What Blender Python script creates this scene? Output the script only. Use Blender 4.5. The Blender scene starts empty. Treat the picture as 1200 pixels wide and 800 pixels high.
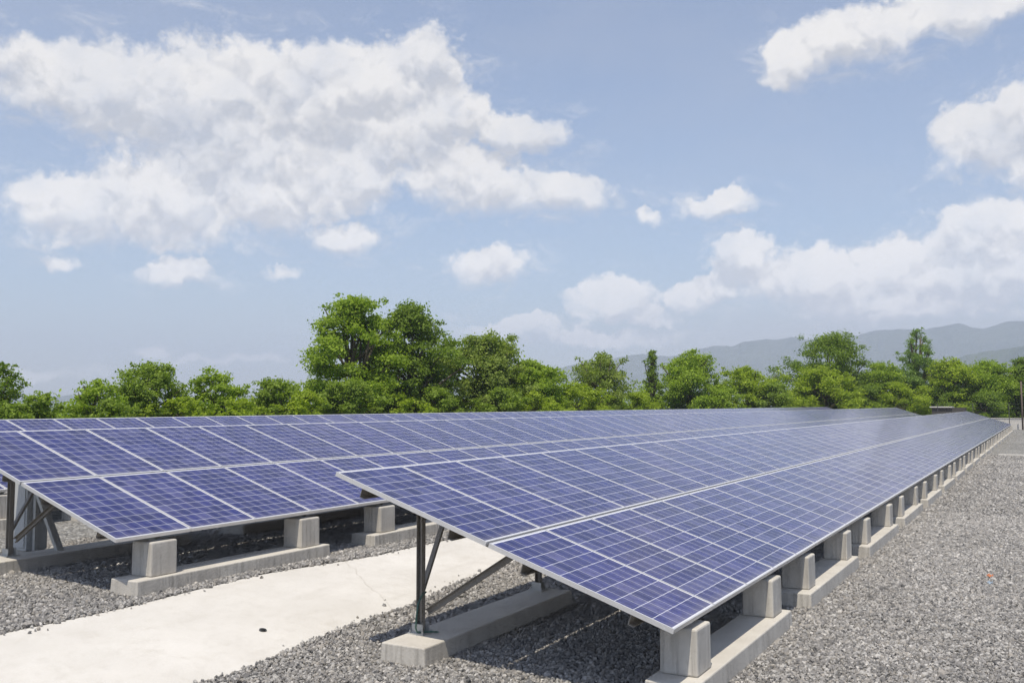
import bpy, bmesh, math, random
import numpy as np
from mathutils import Vector, Matrix, Euler, noise as mnoise

R = math.radians
PI = math.pi
S = bpy.context.scene
COL = S.collection

# ------------------------------------------------------------------ camera
cam_d = bpy.data.cameras.new("camera")
cam = bpy.data.objects.new("camera", cam_d)
COL.objects.link(cam)
CAM = Vector((-6.825, -2.438, 1.6526))
yaw, pitch = R(29.104), R(3.721)
fwd = Vector((math.cos(yaw) * math.cos(pitch), math.sin(yaw) * math.cos(pitch), math.sin(pitch)))
cam.location = CAM
cam.rotation_euler = fwd.to_track_quat('-Z', 'Y').to_euler()
cam_d.sensor_fit = 'HORIZONTAL'
cam_d.sensor_width = 36.0
cam_d.lens = 1121.33 / 1200 * 36.0
cam_d.clip_start = 0.1
cam_d.clip_end = 30000
S.camera = cam

# ------------------------------------------------------------------ exposure and render
S.view_settings.view_transform = 'Standard'
S.view_settings.look = 'None'
S.view_settings.gamma = 1.0
S.view_settings.exposure = 0.2
S.view_settings.use_curve_mapping = False
S.render.engine = 'CYCLES'
S.cycles.use_denoising = True
S.cycles.denoising_input_passes = 'RGB'
S.cycles.max_bounces = 8
S.cycles.diffuse_bounces = 4
S.cycles.transmission_bounces = 4
S.cycles.transparent_max_bounces = 8
S.cycles.volume_bounces = 1

# ------------------------------------------------------------------ node helper
class NT:
    def __init__(s, tree):
        s.t = tree; s.n = tree.nodes; s.l = tree.links
    def new(s, ty, **kw):
        n = s.n.new(ty)
        for k, v in kw.items():
            setattr(n, k, v)
        return n
    def put(s, sock, v):
        if hasattr(v, 'is_output'):
            s.l.new(v, sock)
        elif v is not None:
            sock.default_value = v
    def m(s, op, a, b=None, c=None, clamp=False):
        n = s.new('ShaderNodeMath', operation=op, use_clamp=clamp)
        s.put(n.inputs[0], a); s.put(n.inputs[1], b); s.put(n.inputs[2], c)
        return n.outputs[0]
    def v(s, op, a, b=None, c=None):
        n = s.new('ShaderNodeVectorMath', operation=op)
        s.put(n.inputs[0], a); s.put(n.inputs[1], b)
        if c is not None: s.put(n.inputs[2], c)
        return n.outputs['Value'] if op in ('LENGTH', 'DOT_PRODUCT') else n.outputs[0]
    def xyz(s, a):
        n = s.new('ShaderNodeSeparateXYZ'); s.put(n.inputs[0], a); return n.outputs
    def comb(s, x, y, z=0.0):
        n = s.new('ShaderNodeCombineXYZ')
        s.put(n.inputs[0], x); s.put(n.inputs[1], y); s.put(n.inputs[2], z)
        return n.outputs[0]
    def noise(s, vec, scale, detail=4, rough=0.55, dist=0.0, out=0):
        n = s.new('ShaderNodeTexNoise')
        s.put(n.inputs['Vector'], vec); s.put(n.inputs['Scale'], scale)
        n.inputs['Detail'].default_value = detail; n.inputs['Roughness'].default_value = rough
        n.inputs['Distortion'].default_value = dist
        return n.outputs[out]
    def ramp(s, fac, pts, interp='LINEAR'):
        n = s.new('ShaderNodeValToRGB'); s.put(n.inputs[0], fac)
        r = n.color_ramp; r.interpolation = interp
        while len(r.elements) < len(pts): r.elements.new(0.5)
        for e, (p, c) in zip(r.elements, pts):
            e.position = p; e.color = (*c, 1) if len(c) == 3 else c
        return n.outputs[0]
    def mix(s, fac, a, b, mode='MIX'):
        n = s.new('ShaderNodeMix', data_type='RGBA', blend_type=mode)
        s.put(n.inputs[0], fac)
        for k, q in ((6, a), (7, b)):
            s.put(n.inputs[k], (*q, 1) if isinstance(q, tuple) and len(q) == 3 else q)
        return n.outputs[2]
    def rng(s, v, a, b, c, d, smooth=False):
        n = s.new('ShaderNodeMapRange')
        if smooth: n.interpolation_type = 'SMOOTHSTEP'
        s.put(n.inputs[0], v)
        for k, q in enumerate((a, b, c, d)): s.put(n.inputs[1 + k], q)
        return n.outputs[0]

# ------------------------------------------------------------------ sun and sky
SUN = Vector((-0.41, -0.10, 1.0)).normalized()
sun_d = bpy.data.lights.new("sun", 'SUN')
sun_d.energy = 4.0
sun_d.angle = R(0.55)
sun_d.color = (1.0, 0.925, 0.80)
sun = bpy.data.objects.new("sun", sun_d)
sun.rotation_euler = SUN.to_track_quat('Z', 'Y').to_euler()
sun.location = (0, 0, 60)
COL.objects.link(sun)

world = bpy.data.worlds.new("World")
S.world = world
world.use_nodes = True
W = NT(world.node_tree)
W.n.clear()
sky = W.new('ShaderNodeTexSky', sky_type='NISHITA')
sky.sun_disc = False
sky.sun_elevation = math.asin(SUN.z)
sky.sun_rotation = math.atan2(SUN.x, SUN.y)
sky.altitude = 200
sky.air_density = 1.0
sky.dust_density = 0.9
sky.ozone_density = 3.4
# cumulus as puffs placed in the sky's own azimuth / elevation, edges broken by noise
CLOUDS = [
(55.48,17.09,3.68,2.21),(51.35,16.86,5.06,2.94),(46.75,17.32,5.37,3.12),(42.88,17.17,5.06,2.88),(37.9,18.87,4.75,2.12),(34.05,19.35,2.96,2.24),
(33.26,16.73,3.19,2.29),(28.48,15.8,3.29,1.33),(35.83,15.94,4.72,2.54),(27.04,12.43,4.08,1.38),(31.95,13.32,4.45,1.94),(53.81,10.78,4.09,2.14),
(48.94,11.16,6.01,2.79),(43.29,12.22,4.43,2.48),(38.85,13.05,3.57,2.02),(48.63,7.26,2.66,0.82),(38.81,9.89,2.27,1.01),(42.59,7.79,1.46,0.55),
(44.79,14.77,7.86,3.45),(30.65,8.21,2.68,1.38),(17.28,11.84,2.3,0.8),(21.4,11.19,1.13,0.71),(22.97,6.04,2.74,1.22),(20.75,5.2,1.91,0.71),
(9.05,20.24,3.62,1.54),(12.13,19.4,1.79,1.57),(4.55,20.67,3.87,1.21),(0.95,20.76,2.58,0.82),(12.49,18.34,0.99,0.59),
(2.62,13.99,2.33,2.06),(0.55,14.61,2.46,2.34),(0.81,12.68,1.84,1.26),(14.98,8.31,2.04,1.69),(16.47,6.52,2.55,1.0),(11.19,7.33,2.9,1.56),
(7.09,7.62,3.55,1.8),(2.76,9.05,2.92,1.93),(0.31,9.44,2.4,1.89),(3.67,6.59,3.78,1.39),(9.38,5.91,5.7,1.06),
(6.71,5.24,7.47,0.66),(29.62,4.64,3.84,0.56),(24.5,3.91,5.6,0.61),(56.05,1.68,2.03,0.36),(49.89,2.76,1.34,0.38),(45.52,2.59,3.3,0.29),
(54.78,7.82,0.92,0.42),(13.0,6.9,3.2,1.3),(18.3,6.2,1.6,0.9),(5.0,7.0,4.5,1.5),(15.6,9.0,1.5,1.3),(1.5,7.6,3.0,1.6),(-7,8,5,2.2),(-14,14,6,3),(70,14,6,2.6),(78,8,7,2)]
tc = W.new('ShaderNodeTexCoord')
d = W.v('NORMALIZE', tc.outputs['Generated'])
dx, dy, dz = W.xyz(d)
az = W.m('MULTIPLY', W.m('ARCTAN2', dy, dx), 57.29578)
el = W.m('MULTIPLY', W.m('ARCSINE', dz), 57.29578)
P0 = W.comb(az, el)
def warp(scale, amp, detail):
    q = W.noise(d, scale, detail, 0.6, 0.0, out=1)
    return W.v('MULTIPLY', W.v('SUBTRACT', q, (0.5, 0.5, 0.5)), amp)
PW = W.v('ADD', W.v('ADD', P0, warp(9.0, (4.4, 2.6, 0.0), 3)), warp(36.0, (2.1, 1.7, 0.0), 8))
dw = W.v('ADD', d, W.v('MULTIPLY', warp(26.0, (1.0, 1.0, 1.0), 5), (0.045, 0.045, 0.045)))
def billow(D):                       # rounded puffs at three sizes
    o = None
    for sc, k in ((15.0, 0.42), (37.0, 0.27), (92.0, 0.15)):
        n = W.new('ShaderNodeTexVoronoi'); n.inputs['Scale'].default_value = sc
        W.put(n.inputs['Vector'], D)
        t_ = W.m('MULTIPLY', n.outputs['Distance'], k)
        o = t_ if o is None else W.m('ADD', o, t_)
    return o
def cloud_field(P):
    prev = None
    for (a, e, ra, re) in CLOUDS:
        q = W.v('MULTIPLY_ADD', P, (1 / ra, 1 / re, 0), (-a / ra, -e / re, 0))
        l = W.v('LENGTH', q)
        prev = l if prev is None else W.m('SMOOTH_MIN', prev, l, 0.22)
    return prev
V0 = billow(dw)
V1 = billow(W.v('ADD', dw, (-0.005, -0.003, 0.012)))
base = cloud_field(PW)
fray = W.m('SUBTRACT', W.noise(d, 44.0, 10, 0.72), 0.5)
f0 = W.m('ADD', W.m('ADD', base, W.m('SUBTRACT', V0, 0.46)), W.m('MULTIPLY', fray, 0.62))
fup = cloud_field(W.v('ADD', PW, (0.25, 1.0, 0)))
fdn = cloud_field(W.v('ADD', PW, (0.0, -0.8, 0)))
under = W.rng(W.m('SUBTRACT', fdn, base), -0.1, 0.5, 0.0, 1.0)          # 1 along the soft bases
dens = W.rng(f0, W.m('ADD', 1.10, W.m('MULTIPLY', under, 0.14)), W.m('SUBTRACT', 0.74, W.m('MULTIPLY', under, 0.42)), 0.0, 1.0, True)
thin = W.rng(W.noise(d, 13.0, 5, 0.6), 0.30, 0.56, 0.72, 1.0)
dens = W.m('MULTIPLY', dens, thin)
wn_ = W.noise(W.v('MULTIPLY', d, (1.0, 1.0, 2.2)), 17.0, 9, 0.68, 0.6)
wisp = W.m('MULTIPLY', W.rng(f0, 2.0, 1.0, 0.0, 1.0, True), W.rng(wn_, 0.48, 0.76, 0.0, 0.6, True))      # torn shreds round every cloud
dens = W.m('MAXIMUM', dens, wisp)
above = W.rng(fup, 1.05, 0.25, 0.0, 1.0, True)                         # cloud lying between this point and the sun overhead
relief = W.m('MULTIPLY', W.m('SUBTRACT', V1, V0), 3.4)
tier = W.m('MULTIPLY', W.m('SUBTRACT', fup, base), 1.05)                # >0 on the upper side of every tier of puffs, <0 on its belly
tier = W.m('MINIMUM', W.m('MAXIMUM', tier, -0.5), 0.5)
lit = W.m('ADD', W.m('SUBTRACT', 0.66, W.m('MULTIPLY', above, 0.16)), W.m('ADD', relief, tier))
lit = W.m('ADD', lit, W.m('MULTIPLY', W.m('SUBTRACT', W.noise(d, 24.0, 7, 0.6), 0.5), 0.7), None, True)
low = W.rng(el, 4.0, 15.0, 1.5, 1.08)
ccol = W.mix(1.0, W.mix(lit, (3.75, 3.8, 3.98), (6.0, 5.82, 5.6)), W.comb(low, low, low), 'MULTIPLY')
veil = W.rng(W.noise(W.v('MULTIPLY', d, (1.0, 1.0, 3.0)), 3.2, 6, 0.6), 0.32, 0.72, 0.13, 0.27)      # thin high haze over the blue
band = W.m('MULTIPLY', W.rng(W.m('ADD', az, W.m('MULTIPLY', fray, 6.0)), 30.0, 10.0, 0.0, 0.55, True), W.rng(el, 2.0, 7.5, 1.0, 0.0, True))     # milky cloud bank low over the mountains
veil = W.m('ADD', veil, W.m('ADD', band, W.rng(el, -1.0, 7.0, 0.22, 0.0)))
skyc = W.mix(dens, W.mix(veil, sky.outputs[0], (4.65, 4.42, 4.25)), ccol)
bg = W.new('ShaderNodeBackground')
bg.inputs['Strength'].default_value = 0.135
W.put(bg.inputs['Color'], skyc)
wo = W.new('ShaderNodeOutputWorld')
W.l.new(bg.outputs[0], wo.inputs['Surface'])
world.cycles.sampling_method = 'MANUAL'
world.cycles.sample_map_resolution = 512

# ------------------------------------------------------------------ materials
def mat(name, base=(0.5, 0.5, 0.5), rough=0.6, metal=0.0, spec=0.5):
    m = bpy.data.materials.new(name); m.use_nodes = True
    t = NT(m.node_tree)
    b = t.n['Principled BSDF']
    b.inputs['Base Color'].default_value = (*base, 1)
    b.inputs['Roughness'].default_value = rough
    b.inputs['Metallic'].default_value = metal
    b.inputs['Specular IOR Level'].default_value = spec
    return m, t, b
def objco(t): return t.new('ShaderNodeTexCoord').outputs['Object']
def geopos(t): return t.new('ShaderNodeNewGeometry').outputs['Position']
def bump(t, b, h, strength, dist=0.01):
    n = t.new('ShaderNodeBump'); n.inputs['Strength'].default_value = strength; n.inputs['Distance'].default_value = dist
    t.put(n.inputs['Height'], h); t.l.new(n.outputs[0], b.inputs['Normal'])

# solar cells under glass: UV is in metres over the 0.97 x 1.63 laminate
def make_cells():
    m, t, b = mat("solar_cells", rough=0.16, spec=0.5)
    uv = t.new('ShaderNodeUVMap').outputs[0]
    u, v, _ = t.xyz(uv)
    pit = 0.1585
    cu = t.m('DIVIDE', t.m('SUBTRACT', u, (0.965 - 6 * pit) / 2), pit)
    pv = 0.1612
    cv = t.m('DIVIDE', t.m('SUBTRACT', v, (1.635 - 10 * pv) / 2), pv)
    def edge(c):       # distance to the nearest cell edge, in metres
        f = t.m('FRACT', c)
        return t.m('MULTIPLY', t.m('MINIMUM', f, t.m('SUBTRACT', 1.0, f)), pit)
    e = t.m('MINIMUM', edge(cu), edge(cv))
    gap = t.m('LESS_THAN', e, 0.0021)
    inside = t.m('MULTIPLY', t.m('LESS_THAN', t.m('ABSOLUTE', t.m('SUBTRACT', cu, 3.0)), 3.0),
                 t.m('LESS_THAN', t.m('ABSOLUTE', t.m('SUBTRACT', cv, 5.0)), 5.0))
    white = t.m('MAXIMUM', gap, t.m('SUBTRACT', 1.0, inside))
    fb = t.m('FRACT', t.m('MULTIPLY', cu, 2.0))
    bus = t.m('LESS_THAN', t.m('MULTIPLY', t.m('ABSOLUTE', t.m('SUBTRACT', fb, 0.5)), pit / 2), 0.0011)
    wn = t.new('ShaderNodeTexWhiteNoise', noise_dimensions='4D')
    oi = t.new('ShaderNodeObjectInfo')
    t.put(wn.inputs['Vector'], t.comb(t.m('FLOOR', cu), t.m('FLOOR', cv)))
    t.put(wn.inputs['W'], t.m('MULTIPLY', oi.outputs['Random'], 37.0))
    cell = t.mix(wn.outputs['Value'], (0.015, 0.018, 0.100), (0.028, 0.032, 0.168))
    cell = t.mix(t.m('MULTIPLY', t.m('GREATER_THAN', wn.outputs['Value'], 0.8), 0.6), cell, (0.075, 0.078, 0.19))
    pan = t.mix(oi.outputs['Random'], (0.82, 0.86, 0.90), (1.16, 1.10, 1.06))
    cell = t.mix(1.0, cell, pan, 'MULTIPLY')
    vo = t.new('ShaderNodeTexVoronoi'); vo.inputs['Scale'].default_value = 60.0
    t.put(vo.inputs['Vector'], uv)
    gr = t.rng(t.xyz(vo.outputs['Color'])[0], 0, 1, 0.75, 1.25)
    cell = t.mix(1.0, cell, t.comb(gr, gr, gr), 'MULTIPLY')
    c = t.mix(bus, cell, (0.33, 0.35, 0.50))
    c = t.mix(white, c, (0.76, 0.77, 0.81))
    dirt = t.rng(t.noise(geopos(t), 1.6, 5, 0.6), 0.35, 0.75, 0.0, 0.07)
    c = t.mix(dirt, c, (0.36, 0.34, 0.31))
    st = t.noise(t.comb(t.m('ADD', t.m('MULTIPLY', u, 22.0), t.m('MULTIPLY', oi.outputs['Random'], 90.0)), t.m('MULTIPLY', v, 1.3)), 1.0, 4, 0.6)
    c = t.mix(t.m('MULTIPLY', t.rng(st, 0.52, 0.8, 0, 1), 0.11), c, (0.38, 0.36, 0.33))
    low = t.rng(v, 0.0, 0.10, 0.22, 0.0)
    c = t.mix(low, c, (0.33, 0.31, 0.28))
    t.put(b.inputs['Base Color'], c)
    b.inputs['IOR'].default_value = 1.24
    b.inputs['Sheen Weight'].default_value = 0.12; b.inputs['Sheen Roughness'].default_value = 0.22; b.inputs['Sheen Tint'].default_value = (1.0, 0.93, 0.90, 1)
    t.put(b.inputs['Roughness'], t.rng(t.noise(geopos(t), 2.3, 3), 0.3, 0.7, 0.13, 0.24))
    return m
M_CELL = make_cells()

def make_alu():
    m, t, b = mat("anodised_aluminium", (0.66, 0.655, 0.64), 0.38, 0.35)
    n = t.noise(geopos(t), 9, 3)
    t.put(b.inputs['Base Color'], t.mix(n, (0.58, 0.575, 0.57), (0.70, 0.69, 0.68)))
    return m
M_ALU = make_alu()

def make_steel(name, a, bcol, rough=0.5, metal=0.55):
    m, t, b = mat(name, a, rough, metal)
    n = t.noise(objco(t), 14, 5, 0.65)
    t.put(b.inputs['Base Color'], t.mix(n, a, bcol))
    t.put(b.inputs['Roughness'], t.rng(n, 0.3, 0.7, rough - .1, rough + .15))
    return m
M_STEEL = make_steel("weathered_steel", (0.20, 0.18, 0.155), (0.36, 0.33, 0.285), 0.55, 0.15)
M_GALV = make_steel("galvanised_steel", (0.42, 0.43, 0.42), (0.56, 0.56, 0.54), 0.45, 0.4)
M_DARK = mat('dark_fence_steel', (0.06, 0.06, 0.055), 0.6)[0]
M_BACK = mat("panel_backsheet", (0.55, 0.55, 0.55), 0.7)[0]

def make_concrete(name, lo, hi, streak=0.30, scale=1.0):
    m, t, b = mat(name, hi, 0.9, spec=0.25)
    g = geopos(t)
    n1 = t.noise(g, 2.1 * scale, 6, 0.65)
    n2 = t.noise(g, 38 * scale, 4, 0.6)
    n3 = t.noise(t.v('MULTIPLY', g, (26.0, 26.0, 1.2)), 1.0, 3, 0.6)    # board marks and drips, drawn down the sides
    nrm = t.xyz(t.new('ShaderNodeNewGeometry').outputs['Normal'])[2]
    side = t.rng(t.m('ABSOLUTE', nrm), 0.2, 0.7, 1.0, 0.0)
    c = t.mix(t.rng(n1, 0.3, 0.7, 0, 1), lo, hi)
    c = t.mix(t.m('MULTIPLY', t.rng(n2, 0.52, 0.75, 0, 1), 0.35), c, tuple(x * 0.62 for x in lo))
    c = t.mix(t.m('MULTIPLY', t.m('MULTIPLY', t.rng(n3, 0.46, 0.7, 0, 1), side), streak * 2), c, tuple(x * 0.55 for x in lo))
    vo = t.new('ShaderNodeTexVoronoi'); vo.inputs['Scale'].default_value = 45 * scale
    t.put(vo.inputs['Vector'], g)
    pits = t.m('LESS_THAN', vo.outputs['Distance'], 0.13)
    pits = t.m('MULTIPLY', pits, t.m('GREATER_THAN', t.xyz(vo.outputs['Color'])[0], 0.8))
    c = t.mix(t.m('MULTIPLY', pits, 0.5), c, tuple(x * 0.4 for x in lo))
    t.put(b.inputs['Base Color'], c)
    bump(t, b, t.m('SUBTRACT', t.m('ADD', n2, n3), pits), 0.35, 0.006)
    return m
M_CONC = make_concrete("cast_concrete", (0.47, 0.44, 0.39), (0.61, 0.58, 0.52))

def make_path():
    m, t, b = mat("screeded_concrete", (0.6, 0.58, 0.54), 0.9, spec=0.2)
    g = geopos(t)
    n1 = t.noise(g, 0.9, 6, 0.6); n2 = t.noise(g, 7, 6, 0.65); n3 = t.noise(g, 60, 3, 0.6)
    c = t.mix(t.rng(n1, 0.3, 0.7, 0, 1), (0.55, 0.525, 0.48), (0.645, 0.62, 0.575))
    c = t.mix(t.m('MULTIPLY', t.rng(n2, 0.5, 0.72, 0, 1), 0.35), c, (0.46, 0.43, 0.38))
    n5 = t.noise(g, 1.7, 7, 0.7, 0.6)
    c = t.mix(t.m('MULTIPLY', t.rng(n5, 0.56, 0.72, 0, 1), 0.30), c, (0.42, 0.385, 0.32))
    n4 = t.noise(t.v('MULTIPLY', g, (0.9, 6.0, 1.0)), 1.0, 4, 0.6)
    c = t.mix(t.m('MULTIPLY', t.rng(n4, 0.55, 0.7, 0, 1), 0.22), c, (0.44, 0.41, 0.36))
    # one fine shrinkage crack running across the strip
    x, y, z = t.xyz(g)
    line = t.m('SUBTRACT', t.m('ADD', t.m('MULTIPLY', t.m('SUBTRACT', y, 4.4), 0.72), 2.15), x)
    line = t.m('ADD', line, t.m('MULTIPLY', t.m('SUBTRACT', t.noise(g, 2.5, 4), 0.5), 0.3))
    crack = t.rng(t.m('ABSOLUTE', line), 0.0, 0.016, 0.55, 0.0)
    c = t.mix(crack, c, (0.36, 0.33, 0.28))
    c = t.mix(t.m('MULTIPLY', t.rng(n3, 0.6, 0.75, 0, 1), 0.3), c, (0.40, 0.38, 0.34))
    t.put(b.inputs['Base Color'], c)
    bump(t, b, t.m('ADD', n2, t.m('MULTIPLY', n3, 0.4)), 0.3, 0.012)
    return m
M_PATH = make_path()

STONE_PTS = [(0.0, (0.13, 0.13, 0.13)), (0.2, (0.22, 0.215, 0.21)), (0.42, (0.29, 0.285, 0.28)), (0.6, (0.33, 0.31, 0.28)),
             (0.75, (0.37, 0.365, 0.355)), (0.9, (0.45, 0.44, 0.42)), (1.0, (0.57, 0.555, 0.53))]
def make_stone():
    m, t, b = mat("crushed_stone", rough=0.85, spec=0.3)
    oi = t.new('ShaderNodeObjectInfo')
    c = t.ramp(oi.outputs['Random'], STONE_PTS)
    gp = geopos(t)
    big = t.noise(gp, 0.45, 5, 0.65)
    c = t.mix(1.0, c, t.ramp(big, [(0.3, (0.88, 0.88, 0.875)), (0.7, (1.16, 1.155, 1.145))]), 'MULTIPLY')
    c = t.mix(t.m('MULTIPLY', t.rng(t.noise(gp, 1.3, 4, 0.6), 0.55, 0.75, 0, 1), 0.12), c, (0.33, 0.31, 0.28))
    n = t.noise(objco(t), 2.5, 4, 0.7)
    c = t.mix(1.0, c, t.ramp(n, [(0.3, (0.7, 0.7, 0.72)), (0.7, (1.2, 1.17, 1.12))]), 'MULTIPLY')
    t.put(b.inputs['Base Color'], c)
    return m
M_STONE = make_stone()

def make_ground():
    m, t, b = mat("site_ground", rough=0.95, spec=0.15)
    g = geopos(t)
    x, y, z = t.xyz(g)
    vo = t.new('ShaderNodeTexVoronoi'); vo.inputs['Scale'].default_value = 25
    t.put(vo.inputs['Vector'], t.v('ADD', t.comb(x, y), t.v('MULTIPLY', t.noise(g, 12, 3, out=1), (0.05, 0.05, 0.0))))
    r = t.xyz(vo.outputs['Color'])
    gv = t.ramp(r[0], STONE_PTS)
    gv = t.mix(t.rng(vo.outputs['Distance'], 0.45, 0.8, 0.0, 0.5), gv, (0.06, 0.06, 0.056))
    big = t.rng(t.noise(g, 0.35, 5, 0.6), 0.3, 0.7, 0.86, 1.12)
    gv = t.mix(1.0, gv, t.comb(big, big, t.m('MULTIPLY', big, 0.97)), 'MULTIPLY')
    n = t.noise(g, 0.25, 6, 0.65); n2 = t.noise(g, 3.0, 5, 0.7)
    gr = t.mix(t.rng(n, 0.3, 0.7, 0, 1), (0.045, 0.075, 0.018), (0.085, 0.105, 0.035))
    gr = t.mix(t.m('MULTIPLY', t.rng(n2, 0.5, 0.75, 0, 1), 0.5), gr, (0.13, 0.115, 0.06))
    site = t.m('MULTIPLY', t.m('LESS_THAN', t.m('ADD', y, t.m('MULTIPLY', n2, 1.2)), 20.0), t.m('LESS_THAN', x, 90.2))
    t.put(b.inputs['Base Color'], t.mix(site, gr, gv))
    bump(t, b, t.m('ADD', t.m('MULTIPLY', vo.outputs['Distance'], -1.0), t.m('MULTIPLY', r[1], 0.6)), 1.0, 0.03)
    return m
M_GROUND = make_ground()

def make_leaf(name, a, bcol, trans=0.42):
    m = bpy.data.materials.new(name); m.use_nodes = True
    t = NT(m.node_tree); t.n.clear()
    geo = t.new('ShaderNodeNewGeometry')
    oi = t.new('ShaderNodeObjectInfo')
    n = t.noise(geo.outputs['Position'], 0.9, 3, 0.6)
    k = t.m('ADD', t.m('MULTIPLY', geo.outputs['Random Per Island'], 0.55), t.rng(n, 0.3, 0.7, 0, 0.45))
    c = t.mix(k, a, bcol)
    c = t.mix(t.m('MULTIPLY', t.m('GREATER_THAN', geo.outputs['Random Per Island'], 0.93), 0.6), c, tuple(x * 1.5 for x in bcol))
    di = t.new('ShaderNodeBsdfPrincipled'); t.put(di.inputs['Base Color'], c)
    di.inputs['Roughness'].default_value = 0.6; di.inputs['Specular IOR Level'].default_value = 0.2
    tr = t.new('ShaderNodeBsdfTranslucent')
    t.put(tr.inputs['Color'], t.mix(1.0, c, (1.5, 1.6, 0.7), 'MULTIPLY'))
    mx = t.new('ShaderNodeMixShader'); mx.inputs[0].default_value = trans
    t.l.new(di.outputs[0], mx.inputs[1]); t.l.new(tr.outputs[0], mx.inputs[2])
    o = t.new('ShaderNodeOutputMaterial'); t.l.new(mx.outputs[0], o.inputs['Surface'])
    return m
LEAF = {
 'dark': make_leaf("leaf_dark_green", (0.102, 0.162, 0.024), (0.222, 0.306, 0.041)),
 'green': make_leaf("leaf_mid_green", (0.155, 0.236, 0.025), (0.316, 0.414, 0.046)),
 'lime': make_leaf("leaf_yellow_green", (0.185, 0.260, 0.022), (0.345, 0.425, 0.042)),
 'olive': make_leaf("leaf_olive_green", (0.140, 0.205, 0.030), (0.280, 0.370, 0.058)),
 'sage': make_leaf("leaf_grey_green", (0.151, 0.207, 0.04), (0.297, 0.364, 0.084)),
 'cone': make_leaf("leaf_blue_green", (0.114, 0.192, 0.043), (0.234, 0.33, 0.077)),
 'dry': make_leaf("leaf_dry_orange", (0.36, 0.2, 0.07), (0.55, 0.36, 0.16)),
}
def make_bark():
    m, t, b = mat("bark", (0.12, 0.09, 0.06), 0.95, spec=0.1)
    n = t.noise(t.v('MULTIPLY', objco(t), (6, 6, 1.2)), 3, 5, 0.65)
    t.put(b.inputs['Base Color'], t.mix(n, (0.07, 0.055, 0.04), (0.19, 0.155, 0.115)))
    bump(t, b, n, 0.6, 0.03)
    return m
M_BARK = make_bark()

# ------------------------------------------------------------------ mesh helpers
class MB:
    def __init__(s): s.v = []; s.f = []; s.m = []; s.uv = {}
    def add(s, vs, fs, mi=0):
        k = len(s.v); s.v += [tuple(p) for p in vs]
        for f in fs: s.f.append(tuple(k + i for i in f)); s.m.append(mi)
    BOXF = [(0, 3, 2, 1), (4, 5, 6, 7), (0, 1, 5, 4), (1, 2, 6, 5), (2, 3, 7, 6), (3, 0, 4, 7)]
    def box(s, x0, x1, y0, y1, z0, z1, mi=0, M=None, t=0.0):
        vs = [(x0, y0, z0), (x1, y0, z0), (x1, y1, z0), (x0, y1, z0),
              (x0 + t, y0 + t, z1), (x1 - t, y0 + t, z1), (x1 - t, y1 - t, z1), (x0 + t, y1 - t, z1)]
        if M is not None: vs = [M @ Vector(p) for p in vs]
        s.add(vs, s.BOXF, mi)
    def bar(s, p, q, w, h, up=(0, 0, 1), mi=0):
        p, q = Vector(p), Vector(q); a = (q - p).normalized()
        sd = a.cross(Vector(up))
        if sd.length < 1e-4: sd = a.cross(Vector((1, 0, 0)))
        sd.normalize(); u = sd.cross(a)
        vs = []
        for c in (p, q):
            for i, j in ((-1, -1), (1, -1), (1, 1), (-1, 1)):
                vs.append(c + sd * (i * w / 2) + u * (j * h / 2))
        s.add(vs, [(3, 2, 1, 0), (4, 5, 6, 7), (0, 1, 5, 4), (1, 2, 6, 5), (2, 3, 7, 6), (3, 0, 4, 7)], mi)
    def channel(s, p, q, w, h, th=0.006, up=(0, 0, 1), mi=0):      # C section, web on one side
        p, q = Vector(p), Vector(q); a = (q - p).normalized()
        sd = a.cross(Vector(up))
        if sd.length < 1e-4: sd = Vector((1, 0, 0))
        sd.normalize(); u = sd.cross(a)
        s.bar(p - sd * (w / 2 - th / 2), q - sd * (w / 2 - th / 2), th, h, up, mi)
        for k in (-1, 1):
            o = u * (k * (h / 2 - th / 2)) + sd * (th / 2)
            s.bar(p + o, q + o, w - th, th, up, mi)
    def tube(s, pts, rad, n=8, mi=0, cap=True):
        pts = [Vector(p) for p in pts]
        rad = rad if isinstance(rad, (list, tuple)) else [rad] * len(pts)
        k0 = len(s.v); ref = Vector((0.3, 0.9, 0.2))
        for i, p in enumerate(pts):
            a = (pts[min(i + 1, len(pts) - 1)] - pts[max(i - 1, 0)]).normalized()
            x = a.cross(ref).normalized(); y = a.cross(x)
            for j in range(n):
                t = 2 * PI * j / n
                s.v.append(tuple(p + (x * math.cos(t) + y * math.sin(t)) * rad[i]))
        for i in range(len(pts) - 1):
            for j in range(n):
                a0 = k0 + i * n + j; b0 = k0 + i * n + (j + 1) % n
                s.f.append((a0, b0, b0 + n, a0 + n)); s.m.append(mi)
        if cap:
            s.f.append(tuple(k0 + j for j in reversed(range(n)))); s.m.append(mi)
            s.f.append(tuple(k0 + (len(pts) - 1) * n + j for j in range(n))); s.m.append(mi)
    def mesh(s, name, mats):
        me = bpy.data.meshes.new(name)
        me.from_pydata(s.v, [], s.f)
        for m in (mats if isinstance(mats, (list, tuple)) else [mats]): me.materials.append(m)
        me.polygons.foreach_set('material_index', s.m)
        me.update()
        return me
    def build(s, name, mats, parent=None, bevel=0.0, smooth=False, recalc=False):
        me = s.mesh(name, mats)
        if recalc:
            bm = bmesh.new(); bm.from_mesh(me); bmesh.ops.recalc_face_normals(bm, faces=bm.faces); bm.to_mesh(me); bm.free()
        if smooth: me.polygons.foreach_set('use_smooth', [True] * len(me.polygons))
        return link(name, me, parent, bevel)
def link(name, me, parent=None, bevel=0.0):
    o = bpy.data.objects.new(name, me); COL.objects.link(o)
    if parent is not None: o.parent = parent
    if bevel:
        b = o.modifiers.new('bevel', 'BEVEL'); b.width = bevel; b.segments = 2; b.limit_method = 'ANGLE'
    return o
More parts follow.
